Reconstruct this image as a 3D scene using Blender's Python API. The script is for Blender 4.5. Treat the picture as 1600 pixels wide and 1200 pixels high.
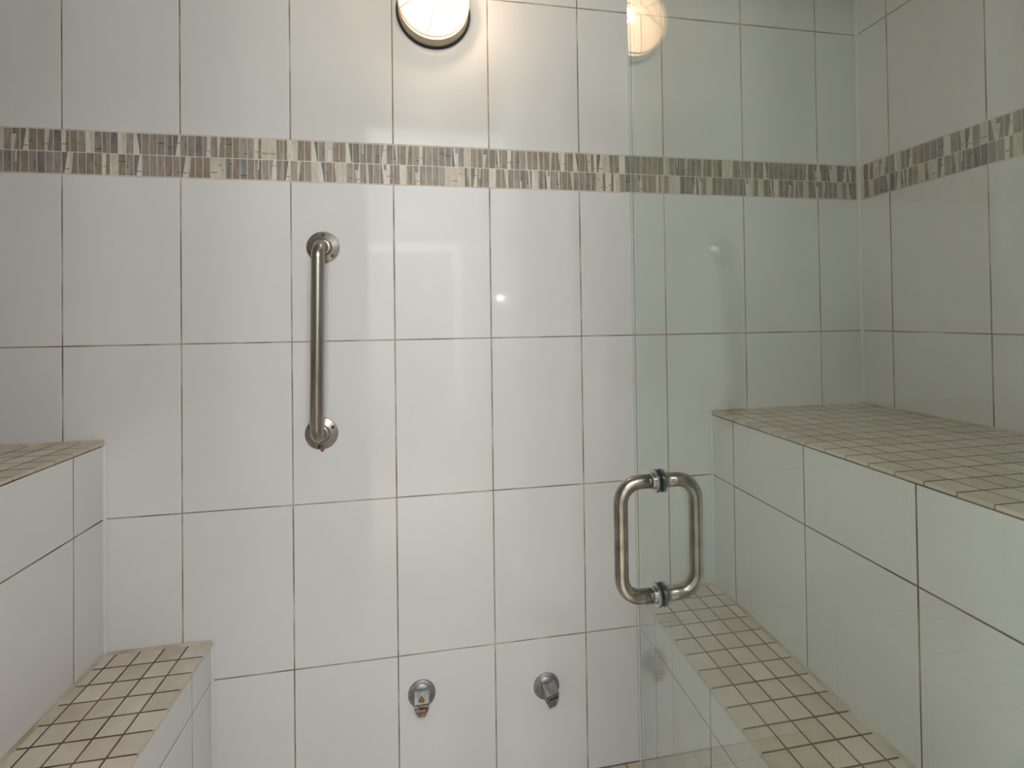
import bpy, bmesh, math, random
from mathutils import Vector, Matrix

for o in list(bpy.data.objects):
    bpy.data.objects.remove(o, do_unlink=True)
S = bpy.context.scene
COL = S.collection
R = random.Random(7)
PI = math.pi

# ------------------------------------------------------------------ camera
FLOOR = 1.20                      # fitted joint line is 1.20 m above the floor


def cam_rot(a, b, c):
    ca, sa, cb, sb, cc, sc = math.cos(a), math.sin(a), math.cos(b), math.sin(b), math.cos(c), math.sin(c)
    return (Matrix(((ca, -sa, 0), (sa, ca, 0), (0, 0, 1))) @ Matrix(((1, 0, 0), (0, cb, -sb), (0, sb, cb)))
            @ Matrix(((cc, 0, sc), (0, 1, 0), (-sc, 0, cc))))


cam = bpy.data.cameras.new('camera')
camo = bpy.data.objects.new('camera', cam)
COL.objects.link(camo)
Mx = cam_rot(-0.1707, 0.0114, 0.0131)
rgt, fwd, up = Mx.col[0], Mx.col[1], Mx.col[2]
m = Matrix.Identity(4)
for i in range(3):
    m[i][0], m[i][1], m[i][2] = rgt[i], up[i], -fwd[i]
m.translation = Vector((-0.1675, -1.3053, 0.0539 + FLOOR))
camo.matrix_world = m
cam.sensor_fit = 'HORIZONTAL'
cam.sensor_width = 36
cam.lens = 759.2 / 1600 * 36
cam.shift_y = -(600 - 487.9) / 1600
cam.clip_start = 0.01
S.camera = camo

# ------------------------------------------------------------------ world, large lights, exposure
W = bpy.data.worlds.new('world')
S.world = W
W.use_nodes = True
W.node_tree.nodes['Background'].inputs[0].default_value = (0.75, 0.86, 1.0, 1)
W.node_tree.nodes['Background'].inputs[1].default_value = 0.6
S.view_settings.view_transform = 'Standard'
S.view_settings.look = 'None'
S.view_settings.gamma = 1
S.view_settings.exposure = 0.17
S.view_settings.use_curve_mapping = False
try:
    S.cycles.use_denoising = True
    S.cycles.max_bounces = 14
    S.cycles.transparent_max_bounces = 16
    S.cycles.sample_clamp_indirect = 6
except Exception:
    pass


def area(name, loc, rot, sx, sy, power, col):
    l = bpy.data.lights.new(name, 'AREA')
    l.shape = 'RECTANGLE'
    l.size, l.size_y, l.energy, l.color = sx, sy, power, col
    o = bpy.data.objects.new(name, l)
    COL.objects.link(o)
    o.location = loc
    o.rotation_euler = rot
    return o


# daylight given an added, unseen window (left bathroom wall), and an added ceiling lamp
area('added_window_daylight', (-1.50, -1.81, 1.55), (0, -PI / 2, 0), 0.9, 0.56, 42, (0.95, 0.98, 1.0))
lamp_light = bpy.data.lights.new('added_tube_light', 'POINT')
lamp_light.energy, lamp_light.color, lamp_light.shadow_soft_size = 21.0, (0.98, 0.985, 1.0), 0.05
for k in range(5):                # row of lights in the added tube lamp, spread for softer light
    lo = bpy.data.objects.new('added_tube_light', lamp_light)
    COL.objects.link(lo)
    lo.location = (-0.62 + 0.25 * k, -2.22, 2.325)

# ------------------------------------------------------------------ dimensions (fitted)
XL, XR = -1.446, 1.162            # side walls
YB, YF = 0.0, -1.30               # back wall, front wall (inner face)
CEIL = 2.32
TW = 0.254                        # tile pitch across
Z = lambda f: f + FLOOR
ZB, ZT = Z(0.4078), Z(0.5125)     # mosaic band
VJ = [0.0, Z(-0.822), Z(-0.411), Z(0.0), ZB, ZT, Z(0.9235), CEIL]   # horizontal joints
ZU, ZL = Z(-0.228), Z(-0.728)     # bench tops
XLU, XLL = -0.929, -0.697         # left bench fronts
XRU, XRL = 0.645, 0.410           # right bench fronts
YJ = [0.0] + [-(0.101 + 0.2515 * k) for k in range(5)] + [YF]
GX0, GX1 = 0.128, 0.133           # glass door faces
GY0, GY1 = -1.285, -0.630
OX0, OX1, OZ = -0.48, 0.27, 2.29  # front opening


# ------------------------------------------------------------------ materials
def mat(name):
    mt = bpy.data.materials.new(name)
    mt.use_nodes = True
    nt = mt.node_tree
    b = nt.nodes['Principled BSDF']
    return mt, nt, b


def nd(nt, t, **kw):
    n = nt.nodes.new(t)
    for k, v in kw.items():
        setattr(n, k, v)
    return n


def ramp(nt, src, stops):
    r = nd(nt, 'ShaderNodeValToRGB')
    while len(r.color_ramp.elements) < len(stops):
        r.color_ramp.elements.new(0.5)
    for e, (p, c) in zip(r.color_ramp.elements, stops):
        e.position = p
        e.color = (*c, 1)
    nt.links.new(src, r.inputs[0])
    return r.outputs[0]


def noise(nt, scale, detail=3, sv=(1, 1, 1), rnd=False, coord='Object', rough=0.5):
    tc = nd(nt, 'ShaderNodeTexCoord')
    mp = nd(nt, 'ShaderNodeMapping')
    mp.inputs['Scale'].default_value = sv
    nt.links.new(tc.outputs[coord], mp.inputs[0])
    if rnd:
        oi = nd(nt, 'ShaderNodeObjectInfo')
        mu = nd(nt, 'ShaderNodeMath', operation='MULTIPLY')
        mu.inputs[1].default_value = 37.0
        cx = nd(nt, 'ShaderNodeCombineXYZ')
        nt.links.new(oi.outputs['Random'], mu.inputs[0])
        for i in range(3):
            nt.links.new(mu.outputs[0], cx.inputs[i])
        nt.links.new(cx.outputs[0], mp.inputs['Location'])
    n = nd(nt, 'ShaderNodeTexNoise')
    n.inputs['Scale'].default_value = scale
    n.inputs['Detail'].default_value = detail
    n.inputs['Roughness'].default_value = rough
    nt.links.new(mp.outputs[0], n.inputs['Vector'])
    return n.outputs[0]


def bump(nt, b, src, strength, dist=0.001):
    bp = nd(nt, 'ShaderNodeBump')
    bp.inputs['Strength'].default_value = strength
    bp.inputs['Distance'].default_value = dist
    nt.links.new(src, bp.inputs['Height'])
    nt.links.new(bp.outputs[0], b.inputs['Normal'])


def noisy(name, c0, c1, scale, rough, sv=(1, 1, 1), rnd=False, metal=0.0, detail=3, bmp=0, lo=0.35, hi=0.65, coord='Object'):
    mt, nt, b = mat(name)
    n = noise(nt, scale, detail, sv, rnd, coord)
    nt.links.new(ramp(nt, n, [(lo, c0), (hi, c1)]), b.inputs['Base Color'])
    b.inputs['Roughness'].default_value = rough
    b.inputs['Metallic'].default_value = metal
    if bmp:
        bump(nt, b, n, bmp)
    return mt


M = {}
# white glazed wall tile: plain, faintly uneven glaze
mt, nt, b = mat('white_glazed_tile')
n = noise(nt, 3.0, 2, rnd=True)
nt.links.new(ramp(nt, n, [(0.3, (0.735, 0.733, 0.73)), (0.7, (0.765, 0.763, 0.76))]), b.inputs['Base Color'])
b.inputs['Roughness'].default_value = 0.06
b.inputs['Specular IOR Level'].default_value = 0.68
n2 = noise(nt, 5.0, 1, rnd=True)
bump(nt, b, n2, 0.05, 0.002)
M['tile'] = mt

# wall grout, beige with brown staining
mt, nt, b = mat('stained_grout')
n = noise(nt, 9.0, 5, coord='Object')
nt.links.new(ramp(nt, n, [(0.34, (0.20, 0.135, 0.085)), (0.50, (0.36, 0.285, 0.205)), (0.64, (0.55, 0.49, 0.405))]), b.inputs['Base Color'])
b.inputs['Roughness'].default_value = 0.9
M['grout'] = mt
M['grout_dark'] = noisy('dark_stained_grout', (0.07, 0.042, 0.022), (0.17, 0.115, 0.07), 14, 0.9, detail=4)
M['grout_mid'] = noisy('brown_stained_grout', (0.12, 0.08, 0.05), (0.34, 0.26, 0.185), 10, 0.9, detail=4)
M['grout_cream'] = noisy('cream_grout', (0.66, 0.60, 0.52), (0.78, 0.72, 0.64), 20, 0.85)

# beige unglazed mosaic of the bench tops
mt, nt, b = mat('beige_mosaic')
oi = nd(nt, 'ShaderNodeObjectInfo')
base = ramp(nt, oi.outputs['Random'], [(0.0, (0.57, 0.50, 0.41)), (0.5, (0.645, 0.575, 0.485)), (1.0, (0.70, 0.635, 0.545))])
n = noise(nt, 26, 4, rnd=True)
mx = nd(nt, 'ShaderNodeMixRGB', blend_type='MULTIPLY')
mx.inputs[0].default_value = 1.0
nt.links.new(base, mx.inputs[1])
nt.links.new(ramp(nt, n, [(0.3, (0.90, 0.88, 0.85)), (0.7, (1.04, 1.04, 1.04))]), mx.inputs[2])
nt.links.new(mx.outputs[0], b.inputs['Base Color'])
b.inputs['Roughness'].default_value = 0.38
M['mosaic'] = mt


# printed stone of the band sticks: one material for each tone
def stone(name, c0, c1, dark=(0.10, 0.07, 0.045)):
    mt, nt, b = mat(name)
    n = noise(nt, 60, 4, sv=(3.0, 1, 0.55), rnd=True)
    col = ramp(nt, n, [(0.32, c0), (0.66, c1)])
    sp = noise(nt, 95, 2, sv=(1, 1, 1.3), rnd=True)
    mk = ramp(nt, sp, [(0.70, (0, 0, 0)), (0.76, (1, 1, 1))])
    mx = nd(nt, 'ShaderNodeMixRGB')
    nt.links.new(mk, mx.inputs[0])
    nt.links.new(col, mx.inputs[1])
    mx.inputs[2].default_value = (*dark, 1)
    nt.links.new(mx.outputs[0], b.inputs['Base Color'])
    b.inputs['Roughness'].default_value = 0.5
    b.inputs['Specular IOR Level'].default_value = 0.3
    return mt


STONES = [stone('slate_grey_stone', (0.155, 0.145, 0.132), (0.255, 0.24, 0.222)),
          stone('blue_grey_stone', (0.205, 0.197, 0.185), (0.32, 0.308, 0.29)),
          stone('taupe_stone', (0.225, 0.182, 0.14), (0.34, 0.285, 0.228)),
          stone('warm_grey_stone', (0.27, 0.235, 0.198), (0.39, 0.35, 0.305)),
          stone('beige_stone', (0.52, 0.46, 0.38), (0.66, 0.60, 0.51)),
          stone('cream_stone', (0.62, 0.59, 0.53), (0.74, 0.71, 0.65)),
          noisy('dark_brown_crack', (0.05, 0.028, 0.014), (0.12, 0.07, 0.03), 60, 0.6)]

M['caulk'] = noisy('white_caulk', (0.72, 0.71, 0.685), (0.77, 0.76, 0.745), 14, 0.5)
M['caulk_old'] = noisy('yellowed_caulk', (0.42, 0.33, 0.22), (0.66, 0.60, 0.50), 11, 0.6, detail=4)
M['steel'] = noisy('brushed_steel', (0.27, 0.245, 0.215), (0.37, 0.345, 0.31), 40, 0.30, sv=(1, 1, 0.12), metal=1.0)
M['steel_flange'] = noisy('satin_steel', (0.30, 0.28, 0.255), (0.40, 0.375, 0.35), 60, 0.36, metal=1.0)
M['pull'] = noisy('tarnished_chrome', (0.27, 0.245, 0.21), (0.42, 0.395, 0.355), 55, 0.17, metal=1.0, detail=5)
M['chrome'] = noisy('chrome', (0.46, 0.48, 0.48), (0.58, 0.595, 0.595), 30, 0.12, metal=1.0)
M['nozzle'] = noisy('worn_chrome', (0.27, 0.275, 0.28), (0.40, 0.405, 0.41), 70, 0.48, metal=1.0, detail=5)
M['spout'] = noisy('dull_worn_chrome', (0.24, 0.245, 0.24), (0.36, 0.365, 0.36), 80, 0.62, metal=1.0, detail=5)
M['black'] = noisy('black_rubber', (0.012, 0.010, 0.008), (0.02, 0.017, 0.013), 30, 0.5)
M['green_gasket'] = noisy('dark_green_gasket', (0.012, 0.03, 0.022), (0.03, 0.06, 0.045), 40, 0.25)
M['screw'] = noisy('recess_dark_screw', (0.05, 0.042, 0.035), (0.13, 0.115, 0.095), 90, 0.5, metal=1.0)  # metal darkened to carry the shade of the screw recesses
M['rust'] = noisy('rust', (0.10, 0.035, 0.012), (0.30, 0.13, 0.05), 160, 0.85, detail=5)
M['lamp_body'] = noisy('cream_enamel', (0.60, 0.50, 0.38), (0.66, 0.56, 0.44), 20, 0.4)
M['paint'] = noisy('white_wall_paint', (0.82, 0.82, 0.81), (0.85, 0.85, 0.84), 6, 0.6)
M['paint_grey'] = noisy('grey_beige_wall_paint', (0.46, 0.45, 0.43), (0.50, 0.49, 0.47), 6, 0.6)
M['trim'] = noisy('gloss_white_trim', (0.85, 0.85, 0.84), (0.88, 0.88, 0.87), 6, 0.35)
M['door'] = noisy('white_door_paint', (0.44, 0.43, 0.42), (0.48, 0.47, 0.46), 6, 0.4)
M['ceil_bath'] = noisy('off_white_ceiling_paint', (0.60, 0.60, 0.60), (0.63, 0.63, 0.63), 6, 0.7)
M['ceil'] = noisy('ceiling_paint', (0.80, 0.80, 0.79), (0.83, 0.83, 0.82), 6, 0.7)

# corroded chrome: worn chrome with rust towards the mouth
mt, nt, b = mat('corroded_chrome')
n = noise(nt, 150, 5)
msk = ramp(nt, n, [(0.44, (0, 0, 0)), (0.54, (1, 1, 1))])
mx = nd(nt, 'ShaderNodeMixRGB')
nt.links.new(msk, mx.inputs[0])
mx.inputs[1].default_value = (0.42, 0.41, 0.39, 1)
mx.inputs[2].default_value = (0.20, 0.11, 0.055, 1)
nt.links.new(mx.outputs[0], b.inputs['Base Color'])
iv = nd(nt, 'ShaderNodeMath', operation='SUBTRACT')
iv.inputs[0].default_value = 1.0
nt.links.new(msk, iv.inputs[1])
nt.links.new(iv.outputs[0], b.inputs['Metallic'])
b.inputs['Roughness'].default_value = 0.45
bump(nt, b, n, 0.6, 0.002)
M['corroded'] = mt

# floor of both rooms: small square tiles too far out of sight to build
mt, nt, b = mat('floor_tile')
tc = nd(nt, 'ShaderNodeTexCoord')
bk = nd(nt, 'ShaderNodeTexBrick')
bk.offset = 0.0
bk.inputs['Scale'].default_value = 1.0
bk.inputs['Brick Width'].default_value = 0.052
bk.inputs['Row Height'].default_value = 0.052
bk.inputs['Mortar Size'].default_value = 0.0018
bk.inputs['Color1'].default_value = (0.58, 0.52, 0.43, 1)
bk.inputs['Color2'].default_value = (0.63, 0.57, 0.48, 1)
bk.inputs['Mortar'].default_value = (0.14, 0.09, 0.05, 1)
nt.links.new(tc.outputs['Object'], bk.inputs['Vector'])
nt.links.new(bk.outputs[0], b.inputs['Base Color'])
b.inputs['Roughness'].default_value = 0.45
M['floor'] = mt


# door glass: clear pane, green tint, mirror-like part by Schlick; faint dried water marks
def glass(name, tint, dirt):
    mt = bpy.data.materials.new(name)
    mt.use_nodes = True
    nt = mt.node_tree
    nt.nodes.clear()
    out = nd(nt, 'ShaderNodeOutputMaterial')
    geo = nd(nt, 'ShaderNodeNewGeometry')
    dot = nd(nt, 'ShaderNodeVectorMath', operation='DOT_PRODUCT')
    nt.links.new(geo.outputs['Normal'], dot.inputs[0])
    nt.links.new(geo.outputs['Incoming'], dot.inputs[1])
    ab = nd(nt, 'ShaderNodeMath', operation='ABSOLUTE')
    nt.links.new(dot.outputs['Value'], ab.inputs[0])
    one = nd(nt, 'ShaderNodeMath', operation='SUBTRACT')
    one.inputs[0].default_value = 1.0
    nt.links.new(ab.outputs[0], one.inputs[1])
    pw = nd(nt, 'ShaderNodeMath', operation='POWER')
    nt.links.new(one.outputs[0], pw.inputs[0])
    pw.inputs[1].default_value = 4.6
    ma = nd(nt, 'ShaderNodeMath', operation='MULTIPLY_ADD')
    nt.links.new(pw.outputs[0], ma.inputs[0])
    ma.inputs[1].default_value = 0.957
    ma.inputs[2].default_value = 0.045
    tr = nd(nt, 'ShaderNodeBsdfTransparent')
    tr.inputs[0].default_value = (*tint, 1)
    gl = nd(nt, 'ShaderNodeBsdfGlossy')
    gl.inputs['Roughness'].default_value = 0.0
    m1 = nd(nt, 'ShaderNodeMixShader')
    nt.links.new(ma.outputs[0], m1.inputs[0])
    nt.links.new(tr.outputs[0], m1.inputs[1])
    nt.links.new(gl.outputs[0], m1.inputs[2])
    # dried water marks: drops and vertical runs
    df = nd(nt, 'ShaderNodeBsdfDiffuse')
    df.inputs[0].default_value = (0.62, 0.66, 0.63, 1)
    a = ramp(nt, noise(nt, 45, 3, sv=(1, 1, 0.08)), [(0.50, (0, 0, 0)), (0.80, (1, 1, 1))])
    c = ramp(nt, noise(nt, 38, 2), [(0.66, (0, 0, 0)), (0.74, (1, 1, 1))])
    big = ramp(nt, noise(nt, 2.2, 2), [(0.45, (0, 0, 0)), (0.65, (1, 1, 1))])
    mxx = nd(nt, 'ShaderNodeMath', operation='MAXIMUM')
    nt.links.new(a, mxx.inputs[0])
    nt.links.new(c, mxx.inputs[1])
    mm = nd(nt, 'ShaderNodeMath', operation='MULTIPLY')
    nt.links.new(mxx.outputs[0], mm.inputs[0])
    nt.links.new(big, mm.inputs[1])
    m0 = nd(nt, 'ShaderNodeMath', operation='MULTIPLY_ADD')
    nt.links.new(mm.outputs[0], m0.inputs[0])
    m0.inputs[1].default_value = dirt
    m0.inputs[2].default_value = dirt * 0.35
    m2 = nd(nt, 'ShaderNodeMixShader')
    nt.links.new(m0.outputs[0], m2.inputs[0])
    nt.links.new(m1.outputs[0], m2.inputs[1])
    nt.links.new(df.outputs[0], m2.inputs[2])
    nt.links.new(m2.outputs[0], out.inputs[0])
    return mt


M['glass'] = glass('green_tinted_glass', (0.905, 0.936, 0.898), 0.05)
M['window_glass'] = glass('clear_window_glass', (0.97, 0.98, 0.97), 0.0)
mt, nt, b = mat('polished_glass_edge')
n = noise(nt, 30, 2)
nt.links.new(ramp(nt, n, [(0.3, (0.10, 0.19, 0.16)), (0.7, (0.17, 0.28, 0.24))]), b.inputs['Base Color'])
b.inputs['Roughness'].default_value = 0.12
b.inputs['Transmission Weight'].default_value = 0.35
M['glass_edge'] = mt

# lit lamp glass: thinly frosted, glowing most where the bulb sits behind it
mt = bpy.data.materials.new('lit_frosted_glass')
mt.use_nodes = True
nt = mt.node_tree
nt.nodes.clear()
out = nd(nt, 'ShaderNodeOutputMaterial')
tc = nd(nt, 'ShaderNodeTexCoord')
vd = nd(nt, 'ShaderNodeVectorMath', operation='DISTANCE')
nt.links.new(tc.outputs['Object'], vd.inputs[0])
vd.inputs[1].default_value = (0.055, -0.07, 0.0)
st = ramp(nt, vd.outputs['Value'], [(0.0, (1, 1, 1)), (0.06, (0.55, 0.55, 0.55)), (0.15, (0.30, 0.30, 0.30))])
sm = nd(nt, 'ShaderNodeMath', operation='MULTIPLY')
nt.links.new(st, sm.inputs[0])
sm.inputs[1].default_value = 8.0
em_ = nd(nt, 'ShaderNodeEmission')
em_.inputs[0].default_value = (1.0, 0.64, 0.38, 1)
nt.links.new(sm.outputs[0], em_.inputs[1])
tb = nd(nt, 'ShaderNodeBsdfTransparent')
ms = nd(nt, 'ShaderNodeMixShader')
ms.inputs[0].default_value = 0.75
nt.links.new(tb.outputs[0], ms.inputs[1])
nt.links.new(em_.outputs[0], ms.inputs[2])
nt.links.new(ms.outputs[0], out.inputs[0])
M['lamp_glass'] = mt


def emit(name, col, s):
    mt, nt, b = mat(name)
    n = noise(nt, 5, 1)
    mu = nd(nt, 'ShaderNodeMath', operation='MULTIPLY_ADD')
    nt.links.new(n, mu.inputs[0])
    mu.inputs[1].default_value = s * 0.1
    mu.inputs[2].default_value = s * 0.95
    nt.links.new(mu.outputs[0], b.inputs['Emission Strength'])
    b.inputs['Emission Color'].default_value = (*col, 1)
    return mt


mt = bpy.data.materials.new('frosted_globe_glass')
mt.use_nodes = True
nt = mt.node_tree
nt.nodes.clear()
out = nd(nt, 'ShaderNodeOutputMaterial')
tb = nd(nt, 'ShaderNodeBsdfTransparent')
tb.inputs[0].default_value = (0.95, 0.95, 0.95, 1)
tl = nd(nt, 'ShaderNodeBsdfTranslucent')
ms = nd(nt, 'ShaderNodeMixShader')
ms.inputs[0].default_value = 0.2
nt.links.new(tb.outputs[0], ms.inputs[1])
nt.links.new(tl.outputs[0], ms.inputs[2])
nt.links.new(ms.outputs[0], out.inputs[0])
M['globe'] = mt
M['bulb'] = emit('added_lit_bulb', (0.95, 0.98, 1.0), 260.0)  # for the added globe, strong enough to show as a reflected spot


# ------------------------------------------------------------------ mesh helpers
def link(name, me, parent=None, loc=(0, 0, 0), rot=(0, 0, 0)):
    o = bpy.data.objects.new(name, me)
    COL.objects.link(o)
    o.parent = parent
    o.location = loc
    o.rotation_euler = rot
    return o


def tag(o, label=None, cat=None, group=None, kind=None):
    for k, v in (('label', label), ('category', cat), ('group', group), ('kind', kind)):
        if v:
            o[k] = v
    return o


def pyd(name, v, f, mats, idx=None, smooth=False):
    me = bpy.data.meshes.new(name)
    me.from_pydata(v, [], f)
    for x in (mats if isinstance(mats, (list, tuple)) else [mats]):
        me.materials.append(x)
    if idx:
        me.polygons.foreach_set('material_index', idx)
    if smooth:
        me.polygons.foreach_set('use_smooth', [True] * len(me.polygons))
    me.update()
    return me


def boxdata(x0, x1, y0, y1, z0, z1, off=0):
    v = [(x, y, z) for z in (z0, z1) for y in (y0, y1) for x in (x0, x1)]
    f = [(0, 2, 3, 1), (4, 5, 7, 6), (0, 1, 5, 4), (2, 6, 7, 3), (0, 4, 6, 2), (1, 3, 7, 5)]
    return v, [tuple(i + off for i in q) for q in f]


def boxes(name, lst, mt):
    v, f = [], []
    for b_ in lst:
        a, c = boxdata(*b_, off=len(v))
        v += a
        f += c
    return pyd(name, v, f, mt)


def bevel_box(name, b_, mt, w=0.002, seg=2):
    me = boxes(name, [b_], mt)
    bm = bmesh.new()
    bm.from_mesh(me)
    bmesh.ops.bevel(bm, geom=bm.edges[:], offset=w, segments=seg, affect='EDGES', profile=0.5)
    bm.to_mesh(me)
    bm.free()
    return me


def lathe(name, prof, mt, seg=40, smooth=True):
    """prof: (radius, out) with out measured along local -Y"""
    v, f, rows = [], [], []
    for r, o in prof:
        if r < 1e-6:
            rows.append([len(v)])
            v.append((0, -o, 0))
        else:
            rows.append(list(range(len(v), len(v) + seg)))
            v += [(r * math.cos(2 * PI * i / seg), -o, r * math.sin(2 * PI * i / seg)) for i in range(seg)]
    for a, c in zip(rows, rows[1:]):
        for i in range(seg):
            j = (i + 1) % seg
            if len(a) == 1 and len(c) == 1:
                continue
            if len(a) == 1:
                f.append((a[0], c[j], c[i]))
            elif len(c) == 1:
                f.append((a[i], a[j], c[0]))
            else:
                f.append((a[i], a[j], c[j], c[i]))
    me = pyd(name, v, f, mt, smooth=smooth)
    if smooth:
        me.set_sharp_from_angle(angle=math.radians(38))
    return me


def sweep(name, pts, rad, mt, seg=24, caps=True):
    pts = [Vector(p) for p in pts]
    n = len(pts)
    tan = [(pts[min(i + 1, n - 1)] - pts[max(i - 1, 0)]).normalized() for i in range(n)]
    ref = Vector((0, 0, 1)) if abs(tan[0].z) < 0.9 else Vector((1, 0, 0))
    nrm = (ref - tan[0] * ref.dot(tan[0])).normalized()
    v, f = [], []
    for i in range(n):
        nrm = (nrm - tan[i] * nrm.dot(tan[i])).normalized()
        bi = tan[i].cross(nrm)
        r = rad[i] if isinstance(rad, (list, tuple)) else rad
        for k in range(seg):
            a = 2 * PI * k / seg
            v.append(tuple(pts[i] + (nrm * math.cos(a) + bi * math.sin(a)) * r))
    for i in range(n - 1):
        for k in range(seg):
            l = (k + 1) % seg
            f.append((i * seg + k, i * seg + l, (i + 1) * seg + l, (i + 1) * seg + k))
    if caps:
        f.append(tuple(range(seg))[::-1])
        f.append(tuple((n - 1) * seg + k for k in range(seg)))
    return pyd(name, v, f, mt, smooth=True)


def rounded(path, r, seg=10):
    """polyline with its inner corners rounded"""
    P = [Vector(p) for p in path]
    out = [P[0]]
    for a, b_, c in zip(P, P[1:], P[2:]):
        d0, d1 = (a - b_).normalized(), (c - b_).normalized()
        for i in range(seg + 1):
            t = (1 - math.cos(PI * i / seg)) / 2 if False else i / seg
            ang = t * PI / 2
            # quarter circle between the two legs (right angles only)
            ctr = b_ + d0 * r + d1 * r
            out.append(ctr - d1 * r * math.cos(ang) - d0 * r * math.sin(ang))
    out.append(P[-1])
    return out


# ------------------------------------------------------------------ tiles
_tc = {}


def tile_mesh(kind, w, h, mt, t=0.006, b_=0.0012):
    key = (kind, round(w, 4), round(h, 4))
    if key in _tc:
        return _tc[key]
    x, z = w / 2, h / 2
    v = []
    for yy, e in ((t, 0), (b_, 0), (b_ * 0.3, b_ * 0.3), (0, b_)):
        v += [(-x + e, yy, -z + e), (x - e, yy, -z + e), (x - e, yy, z - e), (-x + e, yy, z - e)]
    f = []
    for k in range(3):
        for i in range(4):
            j = (i + 1) % 4
            f.append((4 * k + i, 4 * k + j, 4 * k + 4 + j, 4 * k + 4 + i))
    f.append((12, 13, 14, 15))
    _tc[key] = pyd(kind, v, f, mt)
    return _tc[key]


JW = 0.0030


def tile_grid(parent, name, us, vs, place, rot, mt, joint=JW, kind='tile', skip=None, tilt=0.0016, t=0.006, bev=0.0012, edges=(1, 1, 1, 1)):
    """us, vs: joint positions; place(u, v) gives the world point; edges: which outer sides keep a joint"""
    for i, (u0, u1) in enumerate(zip(us, us[1:])):
        for j, (v0, v1) in enumerate(zip(vs, vs[1:])):
            if skip and skip(u0, u1, v0, v1):
                continue
            a0, a1, b0, b1 = u0 + joint / 2, u1 - joint / 2, v0 + joint / 2, v1 - joint / 2
            if i == 0 and not edges[0]:
                a0 = u0
            if i == len(us) - 2 and not edges[1]:
                a1 = u1
            if j == 0 and not edges[2]:
                b0 = v0
            if j == len(vs) - 2 and not edges[3]:
                b1 = v1
            if a1 - a0 < 0.004 or b1 - b0 < 0.004:
                continue
            me = tile_mesh(kind, a1 - a0, b1 - b0, mt, t, bev)
            o = link(name, me, parent, place((a0 + a1) / 2, (b0 + b1) / 2))
            e = Matrix.Rotation(R.uniform(-tilt, tilt), 3, 'X') @ Matrix.Rotation(R.uniform(-tilt, tilt), 3, 'Z')
            o.rotation_euler = (rot @ e).to_euler()


ROT_B = Matrix.Identity(3)
ROT_R = Matrix.Rotation(-PI / 2, 3, 'Z')      # faces -X, u runs to -y
ROT_L = Matrix.Rotation(PI / 2, 3, 'Z')       # faces +X, u runs to +y
ROT_F = Matrix.Rotation(PI, 3, 'Z')           # faces +Y, u runs to -x
ROT_T = Matrix.Rotation(-PI / 2, 3, 'X')      # faces +Z, v runs to +y

# stick tiles of the band: shared meshes, each with slanted slivers of two or three stones
SW, SH = TW / 15 - 0.0016, (ZT - ZB) / 2 - 0.0020


def stick_mesh(k):
    r = random.Random(100 + k)
    x, z, t = SW / 2, SH / 2, 0.006
    nc = r.choices((1, 2, 3), (0.30, 0.50, 0.20))[0]
    lines = [(-x, -x)]
    for i in range(1, nc):
        c = -x + 2 * x * (i + r.uniform(-0.22, 0.22)) / nc
        s = r.uniform(-0.0036, 0.0036)
        lines.append((max(-x + 0.0008, min(x - 0.0008, c - s)), max(-x + 0.0008, min(x - 0.0008, c + s))))
    lines.append((x, x))
    v, f, idx = [], [], []
    main = r.choices(range(6), (0.17, 0.18, 0.27, 0.20, 0.11, 0.07))[0]
    for c in range(nc):
        (lb, lt), (rb, rt) = lines[c], lines[c + 1]
        if nc == 1 or (c == 0) == (k % 2 == 0):
            sm_ = main
        else:
            sm_ = r.choices(range(6), (0.08, 0.10, 0.12, 0.20, 0.25, 0.25))[0]
        hs = [0.0]
        if r.random() < 0.34:
            q = r.uniform(0.12, 0.85)
            hs += [q, q + r.uniform(0.018, 0.05)]
        hs.append(1.0)
        for s in range(len(hs) - 1):
            h0, h1 = hs[s], hs[s + 1]
            o = len(v)
            v += [(lb + (lt - lb) * h0, 0, -z + 2 * z * h0), (rb + (rt - rb) * h0, 0, -z + 2 * z * h0),
                  (rb + (rt - rb) * h1, 0, -z + 2 * z * h1), (lb + (lt - lb) * h1, 0, -z + 2 * z * h1)]
            f.append((o, o + 1, o + 2, o + 3))
            crack = len(hs) == 4 and s == 1
            idx.append(6 if crack else (sm_ if s == 0 or r.random() < 0.75 else r.randrange(6)))
    o = len(v)
    v += [(-x, 0, -z), (x, 0, -z), (x, 0, z), (-x, 0, z), (-x, t, -z), (x, t, -z), (x, t, z), (-x, t, z)]
    for a, b_ in ((0, 1), (1, 2), (2, 3), (3, 0)):
        f.append((o + b_, o + a, o + 4 + a, o + 4 + b_))
        idx.append(main)
    return pyd('mosaic_tile', v, f, STONES, idx)


STICKS = [stick_mesh(k) for k in range(64)]


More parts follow.
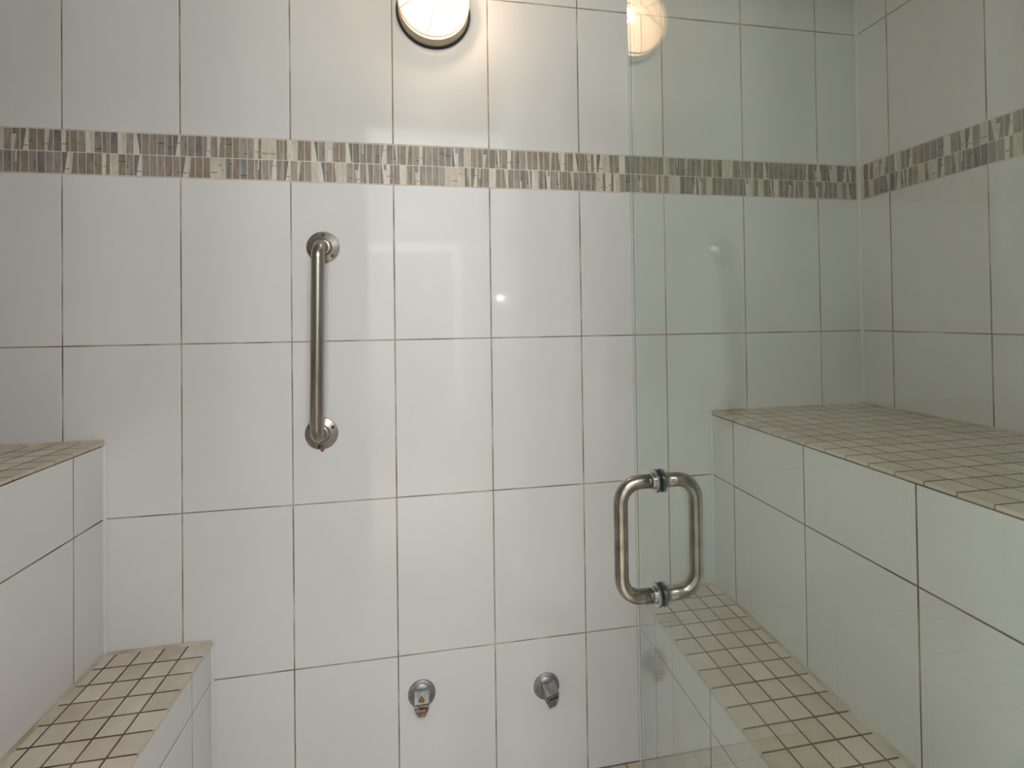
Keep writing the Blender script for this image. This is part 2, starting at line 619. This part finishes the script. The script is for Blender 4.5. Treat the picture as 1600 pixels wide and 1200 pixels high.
def band(wall, u0, u1, place, rot, first, stuff_below=None, all_stuff=False):
    """two rows of sticks from u0 to u1 with a joint at 'first'"""
    p = TW / 15
    k0 = math.ceil((u0 - first) / p - 1e-6)
    us = [first + p * k for k in range(k0, int((u1 - first) / p) + 1) if first + p * (k + 1) <= u1 + 1e-6]
    rest = []
    hh = (ZT - ZB) / 2
    for u in us:
        for j in range(2):
            me = R.choice(STICKS)
            loc = place(u + p / 2, ZB + hh * (j + 0.5))
            e = rot @ Matrix.Rotation(R.uniform(-0.006, 0.006), 3, 'Z')
            if all_stuff or (stuff_below is not None and u < stuff_below):
                rest.append((me, Matrix.Translation(loc) @ e.to_4x4()))
            else:
                link('mosaic_tile', me, wall, loc, e.to_euler())
    if rest:
        v, f, idx = [], [], []
        for me, mw in rest:
            o = len(v)
            v += [tuple(mw @ q.co) for q in me.vertices]
            f += [tuple(i + o for i in q.vertices) for q in me.polygons]
            idx += [q.material_index for q in me.polygons]
        tag(link('mosaic_strip', pyd('mosaic_strip', v, f, STONES, idx), wall), kind='stuff')


# ------------------------------------------------------------------ the room shell
G = 0.0009        # grout lies this far behind the tile faces


def wall(name, lst, mt):
    return tag(link(name, boxes(name, lst, mt)), kind='structure')


wb = wall('wall_back', [(XL - 0.1, XR + 0.1, YB + G, YB + 0.1, 0, CEIL)], M['grout'])
wr = wall('wall_right', [(XR + G, XR + 0.1, YF - 0.1, YB + G, 0, CEIL)], M['grout'])
wl = wall('wall_left', [(XL - 0.1, XL - G, YF - 0.1, YB + G, 0, CEIL)], M['grout'])
wf = wall('wall_front', [(XL - G, OX0, YF - 0.1, YF - G, 0, 2.42), (OX1, XR + G, YF - 0.1, YF - G, 0, 2.42),
                         (OX0, OX1, YF - 0.1, YF - G, OZ, 2.42)], M['grout'])
fl = wall('floor', [(-1.6, 1.7, -3.5, YB + 0.1, -0.08, 0)], M['floor'])
cl = wall('ceiling', [(XL - 0.1, XR + 0.1, YF - 0.0, YB + 0.1, CEIL, CEIL + 0.1)], M['ceil'])

UX = [XL] + [k * TW for k in range(-5, 5)] + [XR]
VROWS_LOW = VJ[:5]
VROWS_HIGH = VJ[5:]


def hid_back(u0, u1, v0, v1):
    def top(u):
        return ZU if (u <= XLU or u >= XRU) else (ZL if (u <= XLL or u >= XRL) else 0)
    return v1 <= min(top(u0), top(u1)) + 0.001 and (u1 <= 0 or u0 >= 0)


for rows in (VROWS_LOW, VROWS_HIGH):
    tile_grid(wb, 'tile', UX, rows, lambda u, v: (u, YB, v), ROT_B, M['tile'], skip=hid_back)
    US = [-y for y in YJ]
    tile_grid(wr, 'tile', US, rows, lambda u, v: (XR, -u, v), ROT_R, M['tile'], skip=lambda a, b_, c, d: d <= ZU)
    tile_grid(wl, 'tile', sorted(YJ), rows, lambda u, v: (XL, u, v), ROT_L, M['tile'], skip=lambda a, b_, c, d: d <= ZU)
    for a, b_ in ((XL, OX0), (OX1, XR)):
        g = [a] + [k * TW for k in range(-5, 5) if a + 0.02 < k * TW < b_ - 0.02] + [b_]
        tile_grid(wf, 'tile', sorted(-q for q in g), rows, lambda u, v: (-u, YF, v), ROT_F, M['tile'])
tile_grid(wf, 'tile', sorted(-q for q in [OX0, -TW, 0, OX1]), [OZ, CEIL], lambda u, v: (-u, YF, v), ROT_F, M['tile'])

# cream grout bed of the band
ge = G - 0.0005
link('band_bed', boxes('band_bed', [(XL, XR, YB + ge, YB + 0.02, ZB - 0.001, ZT + 0.001)], M['grout_cream']), wb)
link('band_bed', boxes('band_bed', [(XR + ge, XR + 0.02, YF, YB, ZB - 0.001, ZT + 0.001)], M['grout_cream']), wr)
link('band_bed', boxes('band_bed', [(XL - 0.02, XL - ge, YF, YB, ZB - 0.001, ZT + 0.001)], M['grout_cream']), wl)
band(wb, XL, XR, lambda u, v: (u, YB, v), ROT_B, 0.0, stuff_below=-1.20)
band(wr, 0, -YF, lambda u, v: (XR, -u, v), ROT_R, 0.101)
band(wl, YF, 0, lambda u, v: (XL, u, v), ROT_L, -0.101, all_stuff=True)
band(wf, -OX0, -XL, lambda u, v: (-u, YF, v), ROT_F, 0.5, all_stuff=True)
band(wf, -XR, -OX1 - 0.005, lambda u, v: (-u, YF, v), ROT_F, -1.1, all_stuff=True)


# sealant in the vertical corners: a small concave strip
def corner_bead(name, parent, x, y, sx, sy, z0, z1, s, mt):
    n = 6
    ring = [(x, y)]
    for i in range(n + 1):
        a = PI / 2 * i / n
        ring.append((x + sx * s * (1 - math.sin(a)), y + sy * s * (1 - math.cos(a))))
    v = [(*q, z0) for q in ring] + [(*q, z1) for q in ring]
    k = len(ring)
    f = [(i, (i + 1) % k, k + (i + 1) % k, k + i) for i in range(k)]
    return link(name, pyd(name, v, f, mt), parent)


corner_bead('caulk_bead', wb, XR, YB, -1, -1, ZU + 0.0085, CEIL, 0.006, M['caulk'])
corner_bead('caulk_bead', wb, XL, YB, 1, -1, ZU + 0.0085, CEIL, 0.006, M['caulk'])


# ------------------------------------------------------------------ benches
def bench(label, xo, xu, xl, s, YB=YB - 0.0014, YF=YF + 0.0014):
    """xo: wall side, xu: front of the upper tier, xl: front of the lower; s: +1 faces +x"""
    xo += s * 0.0014
    YJ_ = [YB] + YJ[1:-1] + [YF]
    t = tag(link('tiled_bench', None, None, ((xo + xl) / 2, -0.65, 0)), label, 'bench')
    off = Vector(t.location)

    def sub(name, me, parent, loc=(0, 0, 0)):
        return link(name, me, parent, loc)

    def tier(name, xa, xb, z):
        lo, hi = min(xa, xb), max(xa, xb)
        c = xb - s * G
        a0, a1 = (lo, c) if s > 0 else (c, hi)
        me = pyd(name, *boxdata(a0, a1, YF, YB, 0, z - 0.0004), [M['grout_dark'], M['grout_mid']], [1, 0, 1, 1, 1, 1])
        o = link(name, me, t, -off)
        return o

    up_ = tier('upper_tier', xo, xu, ZU)
    lo_ = tier('lower_tier', xu, xl, ZL)
    PM = 0.0515
    for par, xa, xb, z, zbase in ((up_, xo, xu, ZU, ZL), (lo_, xu, xl, ZL, 0.0)):
        # mosaic of the top, full tiles from the front edge and from the back wall
        lip = xb + s * 0.0015
        us, u = [lip], lip
        while abs(u - xa) > PM + 0.002:
            u -= s * PM
            us.append(u)
        us.append(xa)
        us.sort()
        vs = [YB]
        while vs[-1] - PM > YF + 0.003:
            vs.append(vs[-1] - PM)
        vs.append(YF)
        vs.sort()
        ed = (1, 0, 1, 1) if s > 0 else (0, 1, 1, 1)
        tile_grid(par, 'mosaic_tile', us, vs, lambda a, b_, z=z: (a, b_, z), ROT_T, M['mosaic'], joint=0.0034,
                  kind='mosaic_tile', tilt=0.006, t=0.0065, bev=0.0009, edges=ed)
        # riser tiles
        rows = [zbase] + [q for q in VJ if zbase + 0.02 < q < z - 0.02] + [z - 0.0085]
        if s > 0:
            tile_grid(par, 'riser_tile', sorted(YJ_), rows, lambda a, b_, x=xb: (x, a, b_), ROT_L, M['tile'])
        else:
            tile_grid(par, 'riser_tile', [-y for y in YJ_], rows, lambda a, b_, x=xb: (x, -a, b_), ROT_R, M['tile'])
        # sealant where the riser meets the back wall and where the top meets the wall behind it
        corner_bead('caulk_bead', par, xb, YB, s, -1, zbase, z - 0.008, 0.0045, M['caulk'])
        n = 5
        for nm, axis in (('caulk_bead', 'y'), ('caulk_bead', 'x')):
            sz = 0.006 if axis == 'y' else 0.0055
            prof = [(0, 0)] + [(sz * (1 - math.sin(PI / 2 * i / n)), sz * (1 - math.cos(PI / 2 * i / n))) for i in range(n + 1)]
            k = len(prof)
            if axis == 'y':      # along the wall or riser behind the top
                v = [(xa + s * a, yy, z + c) for yy in (YF, YB) for a, c in prof]
            else:                # along the back wall
                v = [(xx, YB - a, z + c) for xx in (xa, xb) for a, c in prof]
            f = [(i, (i + 1) % k, k + (i + 1) % k, k + i) for i in range(k)]
            link(nm, pyd(nm, v, f, M['caulk_old']), par)
    return t


bench('two-tier white tiled bench with beige mosaic tops, beside the steel grab bar', XL, XLU, XLL, 1)
bench('two-tier white tiled bench with beige mosaic tops, behind the green tinted glass door', XR, XRU, XRL, -1)

# ------------------------------------------------------------------ glass door with its pull handle
d1 = tag(link('door_1', None, None, ((GX0 + GX1) / 2, GY0, 0.02)), 'frameless green tinted glass shower door standing open with steel pull handle', None, None, 'structure')
doff = Vector(d1.location)
x0, x1, y0, y1, z0, z1 = GX0, GX1, GY0, GY1, 0.02, 2.06
ch = 0.0008
ring = [(x0, y0), (x1, y0), (x1, y1 - ch), (x1 - ch, y1), (x0 + ch, y1), (x0, y1 - ch)]
gv = [(*q, z) for z in (z0, z1) for q in ring]
gf = [(i, (i + 1) % 6, 6 + (i + 1) % 6, 6 + i) for i in range(6)] + [(5, 4, 3, 2, 1, 0), (6, 7, 8, 9, 10, 11)]
link('glass_pane', pyd('glass_pane', gv, gf, [M['glass'], M['glass_edge']], [1, 0, 1, 0, 1, 0, 1, 1]), d1, -doff)
HY, HZ0, HZ1, HO, HR = -0.700, Z(-0.3145), Z(-0.1645), 0.0505, 0.0093
for s, xf in ((-1, GX0), (1, GX1)):
    pts = rounded([(xf + s * 0.0055, HY, HZ0), (xf + s * HO, HY, HZ0), (xf + s * HO, HY, HZ1), (xf + s * 0.0055, HY, HZ1)], 0.027, 12)
    h = link('pull_handle', sweep('pull_handle', pts, HR, M['pull'], 28), d1, -doff)
    for z in (HZ0, HZ1):
        for nm, r, o0, o1, mt in (('gasket', 0.0150, 0.0, 0.0022, M['green_gasket']), ('washer', 0.0152, 0.0022, 0.0050, M['chrome']), ('ferrule', 0.0106, 0.0050, 0.0092, M['chrome'])):
            prof = [(0, o0), (r - 0.0006, o0), (r, o0 + 0.0006), (r, o1 - 0.0008), (r - 0.0010, o1), (0, o1)]
            link(nm, lathe(nm, prof, mt, 32), h, (xf, HY, z), (0, 0, PI / 2 if s > 0 else -PI / 2))
for z in (0.30, 1.78):
    hg = link('hinge', bevel_box('hinge', (GX0 - 0.006, GX1 + 0.006, GY0 - 0.004, GY0 + 0.05, z, z + 0.09), M['chrome'], 0.002), d1, -doff)
    link('hinge_pin', sweep('hinge_pin', [(GX1 + 0.010, GY0 + 0.001, z + 0.005), (GX1 + 0.010, GY0 + 0.001, z + 0.085)], 0.005, M['chrome'], 16), hg)
link_tr = pyd('added_transom', *boxdata(OX0, OX1, YF - 0.045, YF - 0.040, 2.08, OZ), [M['glass'], M['glass_edge']], [1, 1, 0, 0, 1, 1])
tag(link('added_window_3', link_tr), 'glass transom panel added above the shower doorway to let light in', None, None, 'structure')  # added so light from behind reaches the wall above the band
fp = tag(link('added_window_2', pyd('added_glass_panel', *boxdata(0.150, OX1, YF - 0.045, YF - 0.040, 0.0, 2.07), [M['glass'], M['glass_edge']], [1, 1, 0, 0, 1, 1])),
         'fixed green tinted glass panel added beside the shower doorway to let light in', None, None, 'structure')  # added so the globe's reflected ray gets past the front wall


# ------------------------------------------------------------------ grab bar
GBX, GBT, GBB, GBO = -0.4345, Z(0.240), Z(-0.234), 0.058
gb = tag(link('grab_bar', None, None, (GBX, YB, (GBT + GBB) / 2)), 'vertical brushed steel grab bar screwed to the white tiled wall', 'grab bar')
gb.rotation_euler = (0, math.radians(0.9), 0)
hl = (GBT - GBB) / 2
pts = rounded([(0, -0.003, hl), (0, -GBO, hl), (0, -GBO, -hl), (0, -0.003, -hl)], 0.034, 14)
link('bar', sweep('bar', pts, 0.0158, M['steel'], 36), gb)
link('sleeve_seam', sweep('sleeve_seam', [(0, -GBO, -0.1378), (0, -GBO, -0.1370)], 0.0160, M['steel_flange'], 36), gb)
SCREW = lathe('screw', [(0.0042, 0.0), (0.0042, 0.0008), (0.0034, 0.0018), (0.0016, 0.0022), (0.0015, 0.0010), (0, 0.0010)], M['screw'], 14)
for z, angs in ((hl, (88, 205, 318)), (-hl, (30, 150, 262))):
    fo = link('flange', lathe('flange', [(0.0400, 0.0), (0.0405, 0.0012), (0.0400, 0.0030), (0.0385, 0.0040), (0.0240, 0.0062),
                                         (0.0215, 0.0080), (0.0200, 0.0125), (0.0175, 0.0140), (0.0155, 0.0140)], M['steel_flange'], 56), gb, (0, 0, z))
    for a in angs:
        a = math.radians(a)
        rr = 0.0325
        so = link('screw', SCREW, fo, (rr * math.cos(a), -0.0047, rr * math.sin(a)))
    if z < 0:
        rv, rf = [], []
        rng = random.Random(3)
        for (px, pz, rad, lift) in ((-0.0040, -0.0290, 0.0034, 0.0062), (0.0012, -0.0335, 0.0042, 0.0052), (-0.0060, -0.0350, 0.0030, 0.0050), (0.0030, -0.0385, 0.0034, 0.0046),
                                    (0.0015, -0.0420, 0.0030, 0.0022), (0.0012, -0.0445, 0.0020, 0.0014)):
            o = len(rv)
            rv.append((px, -lift - 0.0014, pz))
            for i in range(10):
                a = 2 * PI * i / 10
                q = 1.35 * rad * rng.uniform(0.7, 1.25)
                rv.append((px + q * math.cos(a), -lift + 0.0014, pz + q * math.sin(a)))
            rf += [(o, o + 1 + i, o + 1 + (i + 1) % 10) for i in range(10)]
        tag(link('rust_crust', pyd('rust_crust', rv, rf, M['rust'], smooth=True), fo), 'brown rust crust around the lowest screw')


# ------------------------------------------------------------------ steam nozzles
def loft(name, secs, mt, cap=True):
    """secs: list of 4-corner rings"""
    v, f = [], []
    for s_ in secs:
        v += s_
    for i in range(len(secs) - 1):
        for k in range(4):
            l = (k + 1) % 4
            f.append((4 * i + k, 4 * i + l, 4 * i + 4 + l, 4 * i + 4 + k))
    if cap:
        f.append((3, 2, 1, 0))
        n = 4 * (len(secs) - 1)
        f.append((n, n + 1, n + 2, n + 3))
    me = pyd(name, v, f, mt)
    bm = bmesh.new()
    bm.from_mesh(me)
    bmesh.ops.recalc_face_normals(bm, faces=bm.faces)
    bmesh.ops.bevel(bm, geom=bm.edges[:], offset=0.0011, segments=2, affect='EDGES', profile=0.5)
    bm.to_mesh(me)
    bm.free()
    return me


def nozzle(label, x, z, roll, yawz, rusty):
    t = tag(link('steam_nozzle', None, None, (x, YB, z)), label, 'steam nozzle', None)
    t.rotation_euler = (0, math.radians(roll), 0)
    link('escutcheon', lathe('escutcheon', [(0.0352, 0.0), (0.0356, 0.0015), (0.0350, 0.0040), (0.0330, 0.0055), (0.0290, 0.0062), (0.0270, 0.0085),
                                            (0.0225, 0.0115), (0.0140, 0.0125), (0, 0.0125)], M['nozzle'], 48), t)
    hold = link('spout', None, t)
    w = 0.0188

    def ring(o_top, z_top, o_bot, z_bot, hw):
        return [(-hw, -o_top, z_top), (hw, -o_top, z_top), (hw, -o_bot, z_bot), (-hw, -o_bot, z_bot)]
    # upper block: its sloping front carries the emblem
    body = loft('spout', [ring(0.006, 0.010, 0.006, -0.018, w), ring(0.018, 0.0085, 0.018, -0.019, w), ring(0.0235, 0.0035, 0.021, -0.0185, w),
                          ring(0.0375, -0.0108, 0.0350, -0.0172, w)], M['spout'])
    hold.data = None
    bpy.data.objects.remove(hold)
    sp = link('spout', body, t, (0, 0, 0.010), (0, 0, math.radians(yawz)))
    lowm = M['corroded'] if rusty else M['spout']
    # tapered mouth hanging below the block
    mouth = loft('mouth', [[(-w, -0.012, -0.0150), (w, -0.012, -0.0150), (w, -0.0365, -0.0165), (-w, -0.0365, -0.0165)],
                           [(-w * 0.94, -0.012, -0.026), (w * 0.94, -0.012, -0.026), (w * 0.94, -0.0370, -0.0270), (-w * 0.94, -0.0370, -0.0270)],
                           [(-w * 0.52, -0.014, -0.045), (w * 0.52, -0.014, -0.045), (w * 0.52, -0.033, -0.047), (-w * 0.52, -0.033, -0.047)]], lowm)
    link('mouth', mouth, sp)
    # dark slot under the lip
    sl = bevel_box('slot', (-w * 0.62 if not rusty else -w * 0.2, w * 0.72, -0.0382, -0.0340, -0.0232, -0.0192), M['black'], 0.0012)
    link('slot', sl, sp)
    # emblem on the sloping face
    A, B = Vector((0, -0.0235, 0.0035)), Vector((0, -0.0375, -0.0108))
    ax = (B - A).normalized()
    nrm = Vector((1, 0, 0)).cross(ax)
    if nrm.y > 0:
        nrm = -nrm
    ctr = (A + B) / 2

    def pos(u, v_, h_):
        q = ctr + Vector((1, 0, 0)) * u - ax * v_ + nrm * h_
        return tuple(q)
    outl = []
    for i in range(28):
        a = 2 * PI * i / 28
        k = 1.0 + (0.75 if rusty else 0.35) * max(0, math.sin(a)) ** 6
        wid = 1.0 - (0.35 if rusty else 0.1) * max(0, math.sin(a))
        outl.append((0.0078 * math.cos(a) * wid, 0.0056 * math.sin(a) * k - 0.0015))
    if rusty:
        v = [pos(u, q, 0.0003) for u, q in outl] + [pos(u * 0.9, q * 0.9, 0.0009) for u, q in outl]
        n = 28
        f = [(i, (i + 1) % n, n + (i + 1) % n, n + i) for i in range(n)] + [tuple(range(n, 2 * n))]
        em = pyd('emblem', v, f, M['rust'])
        link('emblem', em, sp)
    else:
        link('emblem', sweep('emblem', [pos(u, q, 0.0006) for u, q in outl + outl[:2]], 0.0006, M['steel'], 8), sp)
        link('emblem', sweep('emblem', [pos(-0.0025, -0.003, 0.0006), pos(0.0, 0.001, 0.0006), pos(0.003, -0.001, 0.0006)], 0.0005, M['steel'], 8), sp)
    return t


nozzle('rusty chrome steam nozzle with brown teardrop emblem, on the wall below the grab bar', -0.195, Z(-0.924), 0, 0, True)
nozzle('cleaner chrome steam nozzle with outlined emblem and dark open slot, nearer the glass door', 0.139, Z(-0.951), -4, 14, False)

# ------------------------------------------------------------------ round wall lamp above the band
LX, LZ, LR = -0.145, Z(0.871), 0.094
lp = tag(link('wall_lamp', None, None, (LX, YB, LZ)), 'round lit wall lamp with cream body and black gasket, above the mosaic band', 'lamp')
link('gasket', lathe('gasket', [(LR - 0.004, 0.0), (LR + 0.0035, 0.0), (LR + 0.0045, 0.003), (LR + 0.003, 0.006), (LR - 0.004, 0.006)], M['black'], 64), lp)
link('body', lathe('body', [(LR - 0.001, 0.002), (LR - 0.001, 0.010), (LR - 0.002, 0.028), (LR - 0.004, 0.033), (LR - 0.012, 0.034)], M['lamp_body'], 64), lp)
dome = [(LR - 0.006, 0.030), (LR - 0.004, 0.040), (LR - 0.006, 0.050)] + [((LR - 0.007) * math.cos(a), 0.052 + 0.045 * math.sin(a)) for a in [PI / 2 * i / 10 for i in range(11)]]
dome[-1] = (0, dome[-1][1])
bl = bpy.data.lights.new('wall_lamp_bulb_light', 'POINT')
bl.energy, bl.color, bl.shadow_soft_size = 5.6, (1.0, 0.69, 0.46), 0.02
blo = bpy.data.objects.new('wall_lamp_bulb_light', bl)
COL.objects.link(blo)
blo.parent = lp
blo.location = (0.034, -0.066, 0.0)
gl_ = link('lamp_glass', lathe('lamp_glass', dome, M['lamp_glass'], 64), lp)
link('retaining_ring', lathe('retaining_ring', [(LR - 0.0055, 0.046), (LR - 0.0025, 0.0465), (LR - 0.0025, 0.0495), (LR - 0.006, 0.050)], M['lamp_body'], 64), lp)
for k in range(6):
    a0 = 2 * PI * k / 6 + 0.3
    pts = []
    for i in range(11):
        a = PI / 2 * i / 10 * 0.9
        r = (LR - 0.0065) * math.cos(a)
        pts.append((r * math.cos(a0 + 0.25 * i / 10), -(0.0525 + 0.045 * math.sin(a)), r * math.sin(a0 + 0.25 * i / 10)))
    link('rib', sweep('rib', pts, 0.0012, M['lamp_body'], 8), gl_)

# ------------------------------------------------------------------ bathroom behind the doorway
BX0, BX1, BY = -1.55, 1.45, -3.40
wall('wall_bathroom_left', [(BX0 - 0.1, BX0, BY, -2.12, 0, 2.42), (BX0 - 0.1, BX0, -1.50, YF - 0.1, 0, 2.42),
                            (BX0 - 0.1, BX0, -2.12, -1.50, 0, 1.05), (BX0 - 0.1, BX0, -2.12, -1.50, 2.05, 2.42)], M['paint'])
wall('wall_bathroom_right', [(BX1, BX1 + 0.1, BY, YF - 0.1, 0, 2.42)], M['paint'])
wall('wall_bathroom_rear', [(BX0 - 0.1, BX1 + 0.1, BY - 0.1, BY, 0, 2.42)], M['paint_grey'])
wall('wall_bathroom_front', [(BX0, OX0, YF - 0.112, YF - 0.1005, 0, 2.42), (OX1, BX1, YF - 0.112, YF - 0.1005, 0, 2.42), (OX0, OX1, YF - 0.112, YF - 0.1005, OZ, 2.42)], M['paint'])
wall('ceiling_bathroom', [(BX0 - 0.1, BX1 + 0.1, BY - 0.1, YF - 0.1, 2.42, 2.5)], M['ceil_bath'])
w1 = tag(link('added_window_1', None, None, (BX0 - 0.05, -1.81, 1.05)), kind='structure')  # unseen window, added and placed to brighten the rear wall
woff = -Vector(w1.location)
link('window_frame', boxes('window_frame', [(BX0 - 0.07, BX0 - 0.03, -2.12, -2.08, 1.05, 2.05), (BX0 - 0.07, BX0 - 0.03, -1.54, -1.50, 1.05, 2.05),
                                            (BX0 - 0.07, BX0 - 0.03, -2.08, -1.54, 1.05, 1.10), (BX0 - 0.07, BX0 - 0.03, -2.08, -1.54, 2.00, 2.05)], M['trim']), w1, woff)
link('pane', boxes('pane', [(BX0 - 0.053, BX0 - 0.049, -2.08, -1.54, 1.10, 2.00)], M['window_glass']), w1, woff)
# door on the rear wall with its white casing
d2 = tag(link('door_2', None, None, (-0.30, BY, 0)), kind='structure')
doff2 = -Vector(d2.location)
DX0, DX1, DZ = -0.75, 0.065, 1.885
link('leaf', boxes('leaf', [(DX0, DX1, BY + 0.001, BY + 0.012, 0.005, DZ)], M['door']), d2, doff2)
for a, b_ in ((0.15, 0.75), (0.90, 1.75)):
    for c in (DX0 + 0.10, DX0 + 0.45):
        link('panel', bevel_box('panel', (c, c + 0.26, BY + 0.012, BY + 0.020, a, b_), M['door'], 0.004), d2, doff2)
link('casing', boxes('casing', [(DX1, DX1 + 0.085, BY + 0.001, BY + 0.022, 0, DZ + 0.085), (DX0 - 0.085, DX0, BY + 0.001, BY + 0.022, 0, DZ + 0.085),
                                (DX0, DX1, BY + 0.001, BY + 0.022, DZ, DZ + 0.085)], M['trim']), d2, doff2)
link('door_knob', lathe('door_knob', [(0.026, 0), (0.026, 0.004), (0.010, 0.010), (0.010, 0.030), (0.024, 0.040), (0.028, 0.052), (0.022, 0.064), (0, 0.068)], M['chrome'], 28), d2,
     (DX0 + 0.07 + 0.30, 0.012, 0.95), (0, 0, PI))
# added lights: soft tube on the ceiling, small globe reflected as a bright spot
c1 = tag(link('added_ceiling_lamp', None, None, (-0.12, -2.22, 2.42)), 'long tube ceiling lamp added unseen in the bathroom to light the shower softly', 'lamp')
link('housing', bevel_box('housing', (-0.68, 0.68, -0.05, 0.05, -0.030, 0.0), M['trim'], 0.005), c1)
link('tube', sweep('tube', [(-0.66, 0, -0.095), (0.66, 0, -0.095)], 0.062, M['globe'], 28, caps=False), c1)
for sx in (-1, 1):
    link('end_cap', bevel_box('end_cap', (sx * 0.665 - 0.012, sx * 0.665 + 0.012, -0.066, 0.066, -0.160, -0.028), M['trim'], 0.004), c1)
s1 = tag(link('added_globe_sconce', None, None, (0.52, BY, Z(0.253))), 'small globe light added beside the bathroom door, for a bright spot reflected in the tiles', 'lamp')
link('back_plate', lathe('back_plate', [(0.032, 0), (0.032, 0.006), (0.014, 0.012), (0.012, 0.035), (0, 0.035)], M['chrome'], 28), s1, (0, 0, 0), (0, 0, PI))
link('globe', lathe('globe', [(0.012, 0.033)] + [(0.022 * math.sin(a), 0.055 - 0.022 * math.cos(a)) for a in [PI * i / 10 for i in range(2, 10)]] + [(0, 0.077)], M['bulb'], 28), s1, (0, 0, 0), (0, 0, PI))
